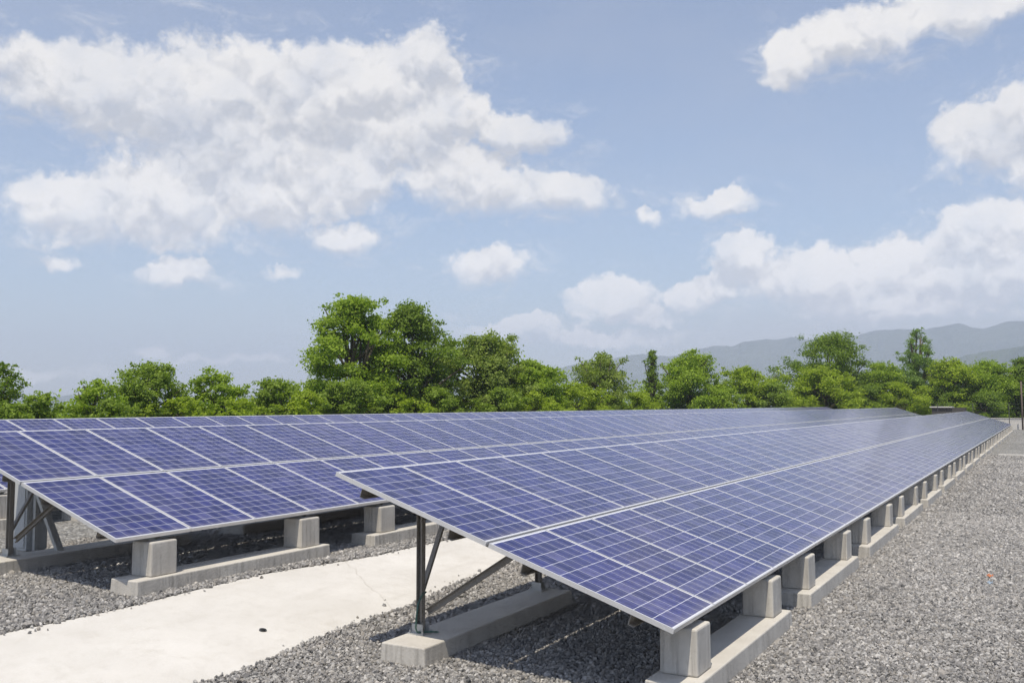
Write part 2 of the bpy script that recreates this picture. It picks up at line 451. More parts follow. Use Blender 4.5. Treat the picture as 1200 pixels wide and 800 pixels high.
def thing(name, label, cat, loc=(0, 0, 0), rz=0.0, group=None):
    o = bpy.data.objects.new(name, None); COL.objects.link(o)
    o.empty_display_size = 0.2
    o.location = loc; o.rotation_euler = (0, 0, rz)
    return tag(o, label, cat, group)
def tag(o, label, cat, group=None):
    o['label'] = label; o['category'] = cat
    if group: o['group'] = group
    return o
def structure(o): o['kind'] = 'structure'; return o
def dup(root, loc, label):
    r = root.copy(); COL.objects.link(r); r['label'] = label
    q = random.Random(label)
    r.location = (loc[0] + q.uniform(-.015, .015), loc[1] + q.uniform(-.008, .008), loc[2] + q.uniform(-.006, .004)); r.rotation_euler = (0, 0, q.uniform(-.004, .004))
    for ch in list(root.children):
        c = ch.copy(); COL.objects.link(c); c.parent = r
        for g in list(ch.children):
            q = g.copy(); COL.objects.link(q); q.parent = c
    return r
ORD = ["first", "second", "third", "fourth", "fifth", "sixth", "seventh", "eighth", "ninth", "tenth", "eleventh", "twelfth", "thirteenth",
       "fourteenth", "fifteenth", "sixteenth", "seventeenth", "eighteenth", "nineteenth", "twentieth"]

# ------------------------------------------------------------------ terrain
G1, G2, G3 = -0.625, -0.35, -0.30
def site_z(y):
    return float(np.interp(y, [3.6, 5.5, 9.6, 11.4], [G1, G2, G2, G3]))
def ground_z(x, y):
    r = math.hypot(x - 35, y - 10)
    k = min(1, max(0, (r - 150) / 420)); k = k * k * (3 - 2 * k)
    b = site_z(y) * (1 - min(1, max(0, (x - 60) / 25))) + -0.6 * min(1, max(0, (x - 60) / 25)) if y > 3.6 else site_z(y)
    return b * (1 - k) + -45 * k
def axis(fine, coarse): return sorted(set(list(fine) + list(coarse)))
far = [150, 200, 260, 330, 420, 540, 700, 1000, 1600, 2500, 4000, 6400]
xs = axis(range(-40, 141, 4), [-v for v in far] + [-100, -70] + far)
ys = axis([-40, -30, -20, -12, -8, -4, 0, 2, 3.6, 4.0, 4.5, 5, 5.5, 6, 7.5, 9.6, 10.2, 10.8, 11.4, 13, 16, 20, 26, 32, 40, 50, 70, 100], [-v for v in far] + [-100, -70] + far)
mb = MB()
for y in ys:
    for x in xs: mb.v.append((x, y, ground_z(x, y)))
nx = len(xs)
for j in range(len(ys) - 1):
    for i in range(nx - 1):
        a = j * nx + i; mb.f.append((a, a + 1, a + nx + 1, a + nx)); mb.m.append(0)
structure(mb.build('ground', M_GROUND, smooth=True))

# pale concrete strip that slopes up between the front and the middle array
XR = [-9, -1.1, 0.6, 1.9, 5.2, 9, 20, 92]; YR = [3.50, 3.58, 3.69, 3.79, 4.08, 4.15, 4.15, 4.15]
XL = [-9, -1.5, -0.3, 0.7, 1.6, 2.6, 3.5, 9, 20, 92]; YL = [5.55, 5.50, 5.44, 5.50, 5.58, 5.44, 5.32, 5.34, 5.34, 5.34]
yr = lambda x: float(np.interp(x, XR, YR)) + 0.03 * math.sin(x * 2.3)
yl = lambda x: float(np.interp(x, XL, YL)) + 0.02 * math.sin(x * 1.7 + 1)
mb = MB()
pxs = [-9 + 0.25 * i for i in range(80)] + [11 + 1.5 * i for i in range(54)]
NS = 10
for x in pxs:
    for k in range(NS + 1):
        y = yr(x) + (yl(x) - yr(x)) * k / NS
        z = site_z(y) + 0.03 + 0.015 * math.sin(PI * k / NS)
        mb.v.append((x, y, z))
    mb.v.append((x, yl(x), site_z(yl(x)) - 0.05)); mb.v.append((x, yr(x), site_z(yr(x)) - 0.05))
row = NS + 3
for i in range(len(pxs) - 1):
    a = i * row
    for k in range(NS):
        mb.f.append((a + k, a + row + k, a + row + k + 1, a + k + 1)); mb.m.append(0)
    mb.f.append((a + NS, a + row + NS, a + row + NS + 1, a + NS + 1)); mb.m.append(0)
    mb.f.append((a + NS + 2, a + row + NS + 2, a + row, a)); mb.m.append(0)
structure(mb.build('concrete_path', M_PATH, smooth=False))

# narrow white kerb crossing the gravel lane
mb = MB(); mb.box(40.2, 40.42, -22, -0.55, -0.68, -0.54)
structure(mb.build('kerb', M_PATH, bevel=0.01))

# loose crushed stone, real pebbles near the camera
def make_gravel():
    rng = np.random.default_rng(5)
    P = []
    def zone(x0, x1, y0, y1, dens):
        n = int((x1 - x0) * (y1 - y0) * dens)
        return np.stack([rng.uniform(x0, x1, n), rng.uniform(y0, y1, n)], 1)
    pts = np.concatenate([zone(-3.2, 15, -8, 4.3, 2700), zone(15, 50, -9, 4.3, 760), zone(-3.2, 14, 5.2, 10.0, 2200)])
    x0_ = pts[:, 0]
    rx, ry = pts[:, 0] - CAM.x, pts[:, 1] - CAM.y
    dist = np.hypot(rx, ry); a = np.degrees(np.arctan2(ry, rx))
    keep = (dist > 6.2) & (dist < 48) & (a > -6) & (a < 64)
    keep &= rng.random(len(pts)) < np.where(x0_ < 15, 1.0, np.clip(1.35 - dist / 50, 0.4, 1.0))
    x, y = pts[:, 0], pts[:, 1]
    yrr = np.interp(x, XR, YR) + 0.03 * np.sin(x * 2.3); yll = np.interp(x, XL, YL) + 0.02 * np.sin(x * 1.7 + 1)
    j = rng.normal(0, 0.02, len(pts)) + np.where(rng.random(len(pts)) < 0.02, np.abs(rng.normal(0, 0.10, len(pts))), 0)
    keep &= (y < yrr + j) | (y > yll - j)
    # nothing sits inside the concrete beams
    for (ox, oy) in ((0, 0), (-0.14, 5.93)):
        fx = np.mod(x - ox, 4.0)
        keep &= ~((x - ox > 0) & (fx > 0.22) & (fx < 3.23) & (y - oy > -0.10) & (y - oy < 0.31))
        keep &= ~((x - ox > 0) & (fx > 0.17) & (fx < 3.08) & (y - oy > 2.33) & (y - oy < 2.74))
    x, y, dist = x[keep], y[keep], dist[keep]
    z = np.interp(y, [3.6, 5.5, 9.6, 11.4], [G1, G2, G2, G3]) + rng.uniform(-0.004, 0.016, len(x)) + 0.003
    onp = (y > np.interp(x, XR, YR)) & (y < np.interp(x, XL, YL))
    z += np.where(onp, 0.03, 0.032 * np.clip(1 - np.minimum(np.abs(y - np.interp(x, XR, YR)), np.abs(y - np.interp(x, XL, YL))) / 0.4, 0, 1))
    co = np.stack([x, y, z], 1).astype(np.float32)
    me = bpy.data.meshes.new('gravel'); me.vertices.add(len(co)); me.vertices.foreach_set('co', co.ravel())
    at = me.attributes.new('size', 'FLOAT', 'POINT')
    sz = (rng.lognormal(0, 0.32, len(co)) * 0.0106 * np.clip(0.70 + dist / 30, 1, 2.0)).astype(np.float32)
    at.data.foreach_set('value', np.clip(sz, 0.007, 0.042))
    ar = me.attributes.new('turn', 'FLOAT_VECTOR', 'POINT')
    ar.data.foreach_set('vector', rng.uniform(0, 6.28, (len(co), 3)).astype(np.float32).ravel())
    me.materials.append(M_STONE); me.update()
    o = link('gravel', me); o['kind'] = 'stuff'
    ng = bpy.data.node_groups.new('gravel', 'GeometryNodeTree')
    ng.interface.new_socket('Geometry', in_out='INPUT', socket_type='NodeSocketGeometry')
    ng.interface.new_socket('Geometry', in_out='OUTPUT', socket_type='NodeSocketGeometry')
    n = ng.nodes; L = ng.links
    gi = n.new('NodeGroupInput'); go = n.new('NodeGroupOutput')
    g2i = n.new('GeometryNodeGeometryToInstance')
    for k in range(5):
        ico = n.new('GeometryNodeMeshIcoSphere'); ico.inputs['Radius'].default_value = 1.0; ico.inputs['Subdivisions'].default_value = 2
        nt = n.new('ShaderNodeTexNoise'); nt.noise_dimensions = '4D'
        nt.inputs['W'].default_value = 7.3 * k; nt.inputs['Scale'].default_value = 0.95; nt.inputs['Detail'].default_value = 2.0
        sub = n.new('ShaderNodeVectorMath'); sub.operation = 'SUBTRACT'; sub.inputs[1].default_value = (0.5, 0.5, 0.5)
        sc = n.new('ShaderNodeVectorMath'); sc.operation = 'SCALE'; sc.inputs['Scale'].default_value = 2.4
        L.new(nt.outputs['Color'], sub.inputs[0]); L.new(sub.outputs[0], sc.inputs[0])
        sp = n.new('GeometryNodeSetPosition'); L.new(ico.outputs[0], sp.inputs['Geometry']); L.new(sc.outputs[0], sp.inputs['Offset'])
        tr = n.new('GeometryNodeTransform'); L.new(sp.outputs[0], tr.inputs['Geometry'])
        tr.inputs['Scale'].default_value = [(1.25, 0.95, 0.7), (1.0, 1.15, 0.8), (1.4, 0.85, 0.65), (1.0, 0.9, 0.9), (1.2, 1.1, 0.55)][k]
        L.new(tr.outputs[0], g2i.inputs[0])
    iop = n.new('GeometryNodeInstanceOnPoints'); iop.inputs['Pick Instance'].default_value = True
    a1 = n.new('GeometryNodeInputNamedAttribute'); a1.data_type = 'FLOAT'; a1.inputs['Name'].default_value = 'size'
    a2 = n.new('GeometryNodeInputNamedAttribute'); a2.data_type = 'FLOAT_VECTOR'; a2.inputs['Name'].default_value = 'turn'
    ri = n.new('FunctionNodeRandomValue'); ri.data_type = 'INT'
    for s_ in ri.inputs:
        if s_.name == 'Min' and s_.type == 'INT': s_.default_value = 0
        if s_.name == 'Max' and s_.type == 'INT': s_.default_value = 4
    rio = [q for q in ri.outputs if q.type == 'INT'][0]
    L.new(gi.outputs[0], iop.inputs['Points']); L.new(g2i.outputs[0], iop.inputs['Instance'])
    L.new(rio, iop.inputs['Instance Index'])
    L.new(a2.outputs['Attribute'], iop.inputs['Rotation']); L.new(a1.outputs['Attribute'], iop.inputs['Scale'])
    sm = n.new('GeometryNodeSetMaterial'); sm.inputs['Material'].default_value = M_STONE
    L.new(iop.outputs[0], sm.inputs['Geometry']); L.new(sm.outputs[0], go.inputs[0])
    md = o.modifiers.new('scatter', 'NODES'); md.node_group = ng
make_gravel()

# ------------------------------------------------------------------ mountains
def make_mountain_mat():
    m, t, b = mat("forested_slopes", (0.05, 0.07, 0.03), 0.95, spec=0.1)
    g = geopos(t)
    n = t.noise(g, 0.006, 6, 0.6); n2 = t.noise(g, 0.03, 5, 0.7)
    c = t.mix(t.rng(n, 0.35, 0.65, 0, 1), (0.022, 0.045, 0.018), (0.065, 0.09, 0.045))
    c = t.mix(t.m('MULTIPLY', t.rng(n2, 0.45, 0.7, 0, 1), 0.6), c, (0.10, 0.12, 0.075))
    t.put(b.inputs['Base Color'], c)
    bump(t, b, n2, 1.0, 12.0)
    return m
M_MOUNT = make_mountain_mat()
def fbm(x, y, o=5):
    s = 0; a = 1; f = 1
    for k in range(o):
        s += a * mnoise.noise(Vector((x * f, y * f, 3.1 * k))); a *= 0.5; f *= 2.05
    return s
def ridge(name, prof, r0, r1, rc, a0, a1, seed, rough):
    mb = MB(); A = np.arange(a0, a1 + 0.01, 0.2); Rr = np.linspace(r0, r1, 26)
    pa = sorted(prof)
    for r in Rr:
        for a in A:
            el_ = float(np.interp(a, [p[0] for p in pa], [p[1] for p in pa]))
            top = math.tan(R(el_)) * rc + 1.65
            q = (r - rc) / ((rc - r0) if r < rc else (r1 - rc))
            k = max(0.0, 1 - abs(q)) ** 1.15
            x, y = r * math.cos(R(a)), r * math.sin(R(a))
            gul = abs(fbm(x / 330 + seed, y / 330, 6))
            h = (top + 45) * k - gul * rough * 4 * k * (1 - k) * 1.6 + fbm(x / 160 + seed, y / 160, 4) * rough * 0.12 * k
            mb.v.append((CAM.x + x, CAM.y + y, -46 + max(0, h)))
    na = len(A)
    for j in range(len(Rr) - 1):
        for i in range(na - 1):
            p = j * na + i; mb.f.append((p, p + na, p + na + 1, p + 1)); mb.m.append(0)
    structure(mb.build(name, M_MOUNT, smooth=True, recalc=True))
ridge('mountain', [(75, 0.5), (60, 0.3), (50, 0.4), (40, 0.7), (32, 1.3), (27, 2.2), (22.99, 2.79), (19.97, 3.12), (16.02, 3.53), (15.44, 3.81), (13.52, 3.93),
       (11.26, 3.83), (9.79, 3.9), (8.51, 4.2), (6.73, 4.43), (5.0, 4.42), (3.32, 4.32), (0.87, 4.5), (-6, 5.1), (-14, 4.2), (-25, 3.0)],
      3900, 5900, 5000, -25, 75, 2.0, 150)
ridge('hill', [(12, -0.4), (8.5, 0.9), (6.5, 1.8), (5.48, 2.2), (4.71, 2.46), (3.78, 2.76), (2.53, 3.05), (0.9, 3.37), (-5, 3.9), (-12, 3.0), (-22, 1.5)],
      2500, 3500, 3000, -24, 12, 9.0, 90)

# ------------------------------------------------------------------ haze
def make_haze():
    m = bpy.data.materials.new("air"); m.use_nodes = True
    t = NT(m.node_tree); t.n.clear()
    v = t.new('ShaderNodeVolumePrincipled')
    v.inputs['Color'].default_value = (0.75, 0.81, 0.98, 1)
    v.inputs['Density'].default_value = 2.75e-4
    v.inputs['Anisotropy'].default_value = 0.0
    o = t.new('ShaderNodeOutputMaterial'); t.l.new(v.outputs[0], o.inputs['Volume'])
    mb = MB(); mb.box(-6500, 6500, -6500, 6500, -47.5, 480)
    h = mb.build('haze', m); h['kind'] = 'stuff'
make_haze()

# ------------------------------------------------------------------ solar arrays
TILT = 0.31569
PL, PW_, GAP, TH = 1.66, 0.988, 0.027, 0.038
CT, ST = math.cos(TILT), math.sin(TILT)
def panel_meshes():
    g = MB()                                   # laminate: glass face over cells, white backsheet
    x, y = 0.965 / 2, 1.635 / 2
    g.add([(-x, -y, -0.002), (x, -y, -0.002), (x, y, -0.002), (-x, y, -0.002)], [(0, 1, 2, 3)], 0)
    g.add([(-x, -y, -0.008), (x, -y, -0.008), (x, y, -0.008), (-x, y, -0.008)], [(3, 2, 1, 0)], 1)
    me = g.mesh('solar_panel', [M_CELL, M_BACK])
    uvl = me.uv_layers.new(name='UVMap')
    for li, lp in enumerate(me.loops):
        c = me.vertices[lp.vertex_index].co
        uvl.data[li].uv = (c.x + x, c.y + y)
    f = MB(); X, Y = PW_ / 2, PL / 2
    w = 0.0125
    f.box(-X, X, -Y, -Y + w, -TH, 0); f.box(-X, X, Y - w, Y, -TH, 0)
    f.box(-X, -X + w, -Y + w, Y - w, -TH, 0); f.box(X - w, X, -Y + w, Y - w, -TH, 0)
    return me, f.mesh('panel_frame', M_ALU)
ME_PANEL, ME_FRAME = panel_meshes()
def panel_at(root, i, c):
    d_ = (PL / 2 + GAP * 0) if c == 0 else PL * 1.5 + GAP
    p = link('solar_panel', ME_PANEL, root)
    p.location = (i + 0.5, d_ * CT, d_ * ST); p.rotation_euler = (TILT, 0, 0)
    link('panel_frame', ME_FRAME, p)
def panel_rest(root, items):
    vs = []; fs = []; mi = []; uvs = []
    for (i, c) in items:
        d_ = PL / 2 if c == 0 else PL * 1.5 + GAP
        M = Matrix.Translation((i + 0.5, d_ * CT, d_ * ST)) @ Matrix.Rotation(TILT, 4, 'X')
        for me, off in ((ME_PANEL, 0), (ME_FRAME, 2)):
            k = len(vs); vs += [tuple(M @ v.co) for v in me.vertices]
            for p in me.polygons:
                fs.append(tuple(k + q for q in p.vertices)); mi.append(p.material_index + off)
                for q in p.vertices:
                    co = me.vertices[q].co; uvs.append((co.x + 0.4825, co.y + 0.8175))
    me = bpy.data.meshes.new('solar_panel_run'); me.from_pydata(vs, [], fs)
    for m in (M_CELL, M_BACK, M_ALU): me.materials.append(m)
    me.polygons.foreach_set('material_index', mi)
    ul = me.uv_layers.new(name='UVMap'); ul.data.foreach_set('uv', np.array(uvs, dtype=np.float32).ravel())
    me.update()
    o = link('solar_panel_run', me, root); o['kind'] = 'stuff'
def on_slope(x, s, n): return Vector((x, s * CT - n * ST * -1 * -1, s * ST + n * CT)) if False else Vector((x, s * CT - n * ST, s * ST + n * CT))
def rack(root, N, nb, cable=False, tray=None):
    up = Vector((0, -ST, CT))
    # purlins run the whole length under the panels
    for s in (0.34, 1.32, 2.06, 3.04):
        mb = MB(); n = -TH - 0.052
        mb.channel(on_slope(0.06, s, n), on_slope(N - 0.06, s, n), 0.05, 0.10, 0.007, up)
        mb.build('purlin', M_STEEL, root)
    protos = {}
    for b in range(nb):
        for xo in (0.6, 2.95):
            X = b * 4.0 + xo
            if not protos:
                mb = MB(); n = -TH - 0.106 - 0.045
                mb.channel(on_slope(0, 0.42, n), on_slope(0, 3.15, n), 0.055, 0.088, 0.006, up)
                protos['rafter'] = mb.mesh('rafter', M_STEEL)
                mb = MB(); y = 2.66; zt = y * ST / CT - 0.20
                mb.channel((0, y, -0.445), (0, y, zt), 0.060, 0.060, 0.006, (0, 1, 0))
                mb.bar((0.012, y, -0.445), (0.012, y, zt - 0.01), 0.010, 0.034, (0, 1, 0))
                protos['rear_post'] = mb.mesh('rear_post', M_STEEL)
                mb = MB(); mb.box(-0.085, 0.085, y - 0.085, y + 0.085, -0.449, -0.438)
                mb.box(-0.055, -0.045, y - 0.06, y + 0.06, -0.44, -0.36); mb.box(0.045, 0.055, y - 0.06, y + 0.06, -0.44, -0.36)
                for i in (-1, 1):
                    for j in (-1, 1): mb.tube([(i * 0.068, y + j * 0.068, -0.44), (i * 0.068, y + j * 0.068, -0.415)], 0.010, 6)
                protos['base_plate'] = mb.mesh('base_plate', M_GALV)
                mb = MB(); mb.channel((0.045, 2.62, -0.27), on_slope(0.045, 1.73, -TH - 0.20), 0.04, 0.06, 0.006, (0, 0, 1))
                protos['slope_brace'] = mb.mesh('slope_brace', M_STEEL)
                mb = MB(); mb.bar((0.03, 2.705, -0.19), (0.62, 2.705, 0.80), 0.03, 0.045, (0, 1, 0))
                protos['row_brace'] = mb.mesh('row_brace', M_STEEL)
                mb = MB()
                mb.box(-0.06, 0.06, 0.07, 0.20, -0.0835, -0.0775); mb.box(-0.045, -0.037, 0.08, 0.19, -0.077, 0.0)
                mb.box(0.037, 0.045, 0.08, 0.19, -0.077, 0.0)
                protos['front_bracket'] = mb.mesh('front_bracket', M_GALV)
            for k, me in protos.items():
                o = link(k, me, root); o.location = (X, 0, 0)
    if cable:
        mb = MB()
        mb.tube([(0.63, 2.62, -0.08), (0.56, 2.62, -0.10), (0.50, 2.62, -0.17), (0.475, 2.62, -0.28), (0.48, 2.63, -0.38), (0.52, 2.64, -0.425), (0.60, 2.58, -0.43), (0.66, 2.5, -0.435)], 0.008, 8)
        mb.build('earth_cable', mat("green_cable", (0.05, 0.13, 0.10), 0.4)[0], root, smooth=True)
    if tray:
        mb = MB(); mb.box(tray[0], tray[1], 0.24, 0.36, -0.06, -0.01)
        mb.build('cable_tray', M_ALU, root)
def array(loc, N, cols, label, nb, cable=False, tray=None):
    root = thing('solar_array', label, 'solar array', loc, group='rows of solar panels')
    parts = cols(N)[:100]
    st = set(parts)
    for (i, c) in parts: panel_at(root, i, c)
    rest = [(i, c) for i in range(N) for c in (0, 1) if (i, c) not in st]
    if rest: panel_rest(root, rest)
    rack(root, N, nb, cable, tray)
    return root
both = lambda N: [(i, c) for i in range(N) for c in (0, 1)]
ROW = [(0, 0, 0), (-0.138, 5.93, 0.268), (-0.44, 11.86, 0.315)]
array(ROW[0], 80, both, 'nearest long solar array, its low edge along the open gravel lane', 6, cable=True)
array(ROW[1], 84, both, 'middle long solar array, behind the pale concrete strip and ahead of the thin rear row', 6, tray=(3.45, 4.3))
array(ROW[2], 84, lambda N: [(i, 1) for i in range(80)] + [(i, 0) for i in range(20)], 'rearmost solar array, a thin blue strip right below the trees at left', 4)

# ------------------------------------------------------------------ concrete footings
def front_footing(loc, label, group):
    t = thing('concrete_footing', label, 'footing', loc, group=group)
    mb = MB(); mb.add([(0.192, -0.115, -0.70), (3.258, -0.115, -0.70), (3.258, 0.325, -0.70), (0.192, 0.325, -0.70),
                       (0.20, -0.10, -0.45), (3.25, -0.10, -0.45), (3.25, 0.31, -0.45), (0.20, 0.31, -0.45)], MB.BOXF)
    mb.build('plinth', M_CONC, t, bevel=0.012)
    for x in (0.60, 2.95):
        mb = MB(); mb.box(x - 0.175, x + 0.175, -0.035, 0.275, -0.45, -0.085, t=0.002)
        mb.build('pedestal', M_CONC, t, bevel=0.016)
    return t
def rear_footing(loc, label, group):
    t = thing('concrete_beam', label, 'footing beam', loc, group=group)
    mb = MB(); mb.add([(0.142, 2.298, -0.72), (3.108, 2.298, -0.72), (3.108, 2.782, -0.72), (0.142, 2.782, -0.72),
                       (0.15, 2.31, -0.45), (3.10, 2.31, -0.45), (3.10, 2.77, -0.45), (0.15, 2.77, -0.45)], MB.BOXF)
    mb.build('plinth', M_CONC, t, bevel=0.012)
    return t
names = ['nearest', 'middle', 'rearmost']
for r, (nf, nr) in enumerate(((20, 5), (7, 5), (3, 3))):
    gx = 'concrete footings under the low edge of the %s array' % names[r]
    f0_ = None
    for k in range(nf):
        lab = '%s two-pedestal concrete footing from the near end, under the low edge of the %s array' % (ORD[k], names[r])
        loc = (ROW[r][0] + 4 * k, ROW[r][1], ROW[r][2])
        f0_ = front_footing(loc, lab, gx) if k == 0 else (dup(f0, loc, lab))
        if k == 0: f0 = f0_
    gx = 'concrete beams under the rear posts of the %s array' % names[r]
    for k in range(nr):
        lab = '%s low concrete beam from the near end, under the rear posts of the %s array' % (ORD[k], names[r])
        loc = (ROW[r][0] + 4 * k, ROW[r][1], ROW[r][2])
        if k == 0: q0 = rear_footing(loc, lab, gx)
        else: dup(q0, loc, lab)

# ------------------------------------------------------------------ cabinet behind the middle array
M_CAB = mat("painted_grey_metal", (0.52, 0.53, 0.52), 0.45)[0]
t = thing('inverter_cabinet', 'pale grey metal cabinet behind the rear posts of the middle array', 'cabinet', (0.97, 9.02, G2))
mb = MB(); mb.box(0, 0.30, 0.0, 0.36, 0.12, 1.22); mb.build('cabinet_body', M_CAB, t, bevel=0.008)
mb = MB(); mb.box(-0.012, -0.001, 0.03, 0.33, 0.16, 1.18); mb.build('door', M_CAB, t, bevel=0.004)
mb = MB(); mb.box(0.02, 0.28, 0.02, 0.34, 0.0, 0.118); mb.build('plinth', M_CONC, t)
t = thing('support_frame', 'grey steel frame with a slanting leg, right of the pale cabinet', 'steel frame', (1.05, 8.35, G2))
mb = MB(); mb.bar((0, 0.60, 0.06), (0, 0.60, 1.0), 0.05, 0.05); mb.build('post', M_GALV, t)
mb = MB(); mb.bar((0, 0.63, 0.98), (0, 0.05, 0.07), 0.05, 0.09, (1, 0, 0)); mb.build('slanting_leg', M_GALV, t)
mb = MB(); mb.box(-0.06, 0.06, 0.0, 0.68, -0.02, 0.055); mb.build('foot', M_GALV, t, bevel=0.004)

# ------------------------------------------------------------------ far end of the site
mb = MB(); mb.box(89.6, 90.0, -14, 2.35, -0.9, 0.32); mb.box(89.55, 90.05, -14, 2.35, 0.32, 0.37)
tag(mb.build('retaining_wall', M_PATH, bevel=0.02), 'low pale concrete wall across the far end of the gravel lane', 'wall')
mb = MB(); mb.box(88.3, 88.7, 21.4, 25.4, -0.8, 0.92); mb.box(88.25, 88.75, 21.4, 25.4, 0.92, 0.99)
tag(mb.build('boundary_wall', M_PATH, bevel=0.02), 'pale wall top peeping over the arrays, below the big dark dome-crowned tree', 'wall')
t = thing('site_hut', 'small dark hut with a flat pale roof between the arrays and the trees', 'hut', (90.5, 5.6, -0.6))
mb = MB(); mb.box(-1, 1, -1.6, 1.2, 0, 1.9); mb.build('wall', mat("dark_timber", (0.06, 0.055, 0.048), 0.8)[0], t)
mb = MB(); mb.box(-1.15, 1.15, -0.55, 1.35, 1.902, 2.0); mb.build('roof', M_PATH, t)
t = thing('wire_fence', 'thin wire fence on slim posts along the far low wall', 'fence', (88.6, 0, -0.6))
for y in (0.42, 3.3, 6.2):
    mb = MB(); mb.tube([(0, y, -0.1), (0, y, 2.3)], 0.032, 8); mb.build('fence_post', M_DARK, t)
mb = MB()
for z in (0.7, 1.1, 1.5, 1.9, 2.25): mb.tube([(0, -9, z), (0, 6.4, z)], 0.008, 5)
mb.build('wire', M_DARK, t)
mb = MB(); mb.tube([(88.0, -0.62, -0.9), (88.0, -0.62, 1.5), (88.02, -0.60, 3.6)], [0.075, 0.07, 0.06], 10)
tag(mb.build('utility_pole', mat("brown_pole", (0.13, 0.095, 0.075), 0.8)[0], smooth=True), 'brown upright pole at the right edge, just right of the fence post', 'pole')

# ------------------------------------------------------------------ small litter and drain hole
def scrap(name, x, y, z, s, colr, label):
    mb = MB(); rg = random.Random(name)
    n = 5
    for i in range(n + 1):
        for j in range(3):
            mb.v.append((x + (j - 1) * s * 0.32 + rg.uniform(-.004, .004), y + (i / n - 0.5) * s * 2, z + 0.012 * math.sin(i * 1.9 + j) + 0.012 * j))
    for i in range(n):
        for j in range(2):
            a = i * 3 + j; mb.f.append((a, a + 1, a + 4, a + 3)); mb.m.append(0)
    o = mb.build(name, mat(name + "_plastic", colr, 0.5)[0])
    sdf = o.modifiers.new('thick', 'SOLIDIFY'); sdf.thickness = 0.004
    tag(o, label, 'litter')
scrap('plastic_scrap', 7.19, -1.733, -0.578, 0.038, (0.48, 0.17, 0.07), 'scrap of orange plastic lying on the open gravel lane')
scrap('plastic_wrapper', 6.66, -1.757, -0.580, 0.030, (0.30, 0.37, 0.44), 'pale blue plastic wrapper on the gravel beside the orange scrap')
zz = site_z(4.16) + 0.032 + 0.014
mb = MB(); mb.tube([(0.13, 4.16, zz - 0.03), (0.13, 4.15, zz + 0.006)], 0.036, 12); mb.tube([(0.13, 4.15, zz + 0.006), (0.13, 4.15, zz + 0.010)], 0.026, 12, 1)
tag(mb.build('drain_pipe', [mat("dark_pipe", (0.05, 0.05, 0.05), 0.6)[0], mat("pipe_bore", (0.01, 0.01, 0.01), 0.9)[0]]), 'small black drain pipe end set in the pale concrete strip', 'drain')

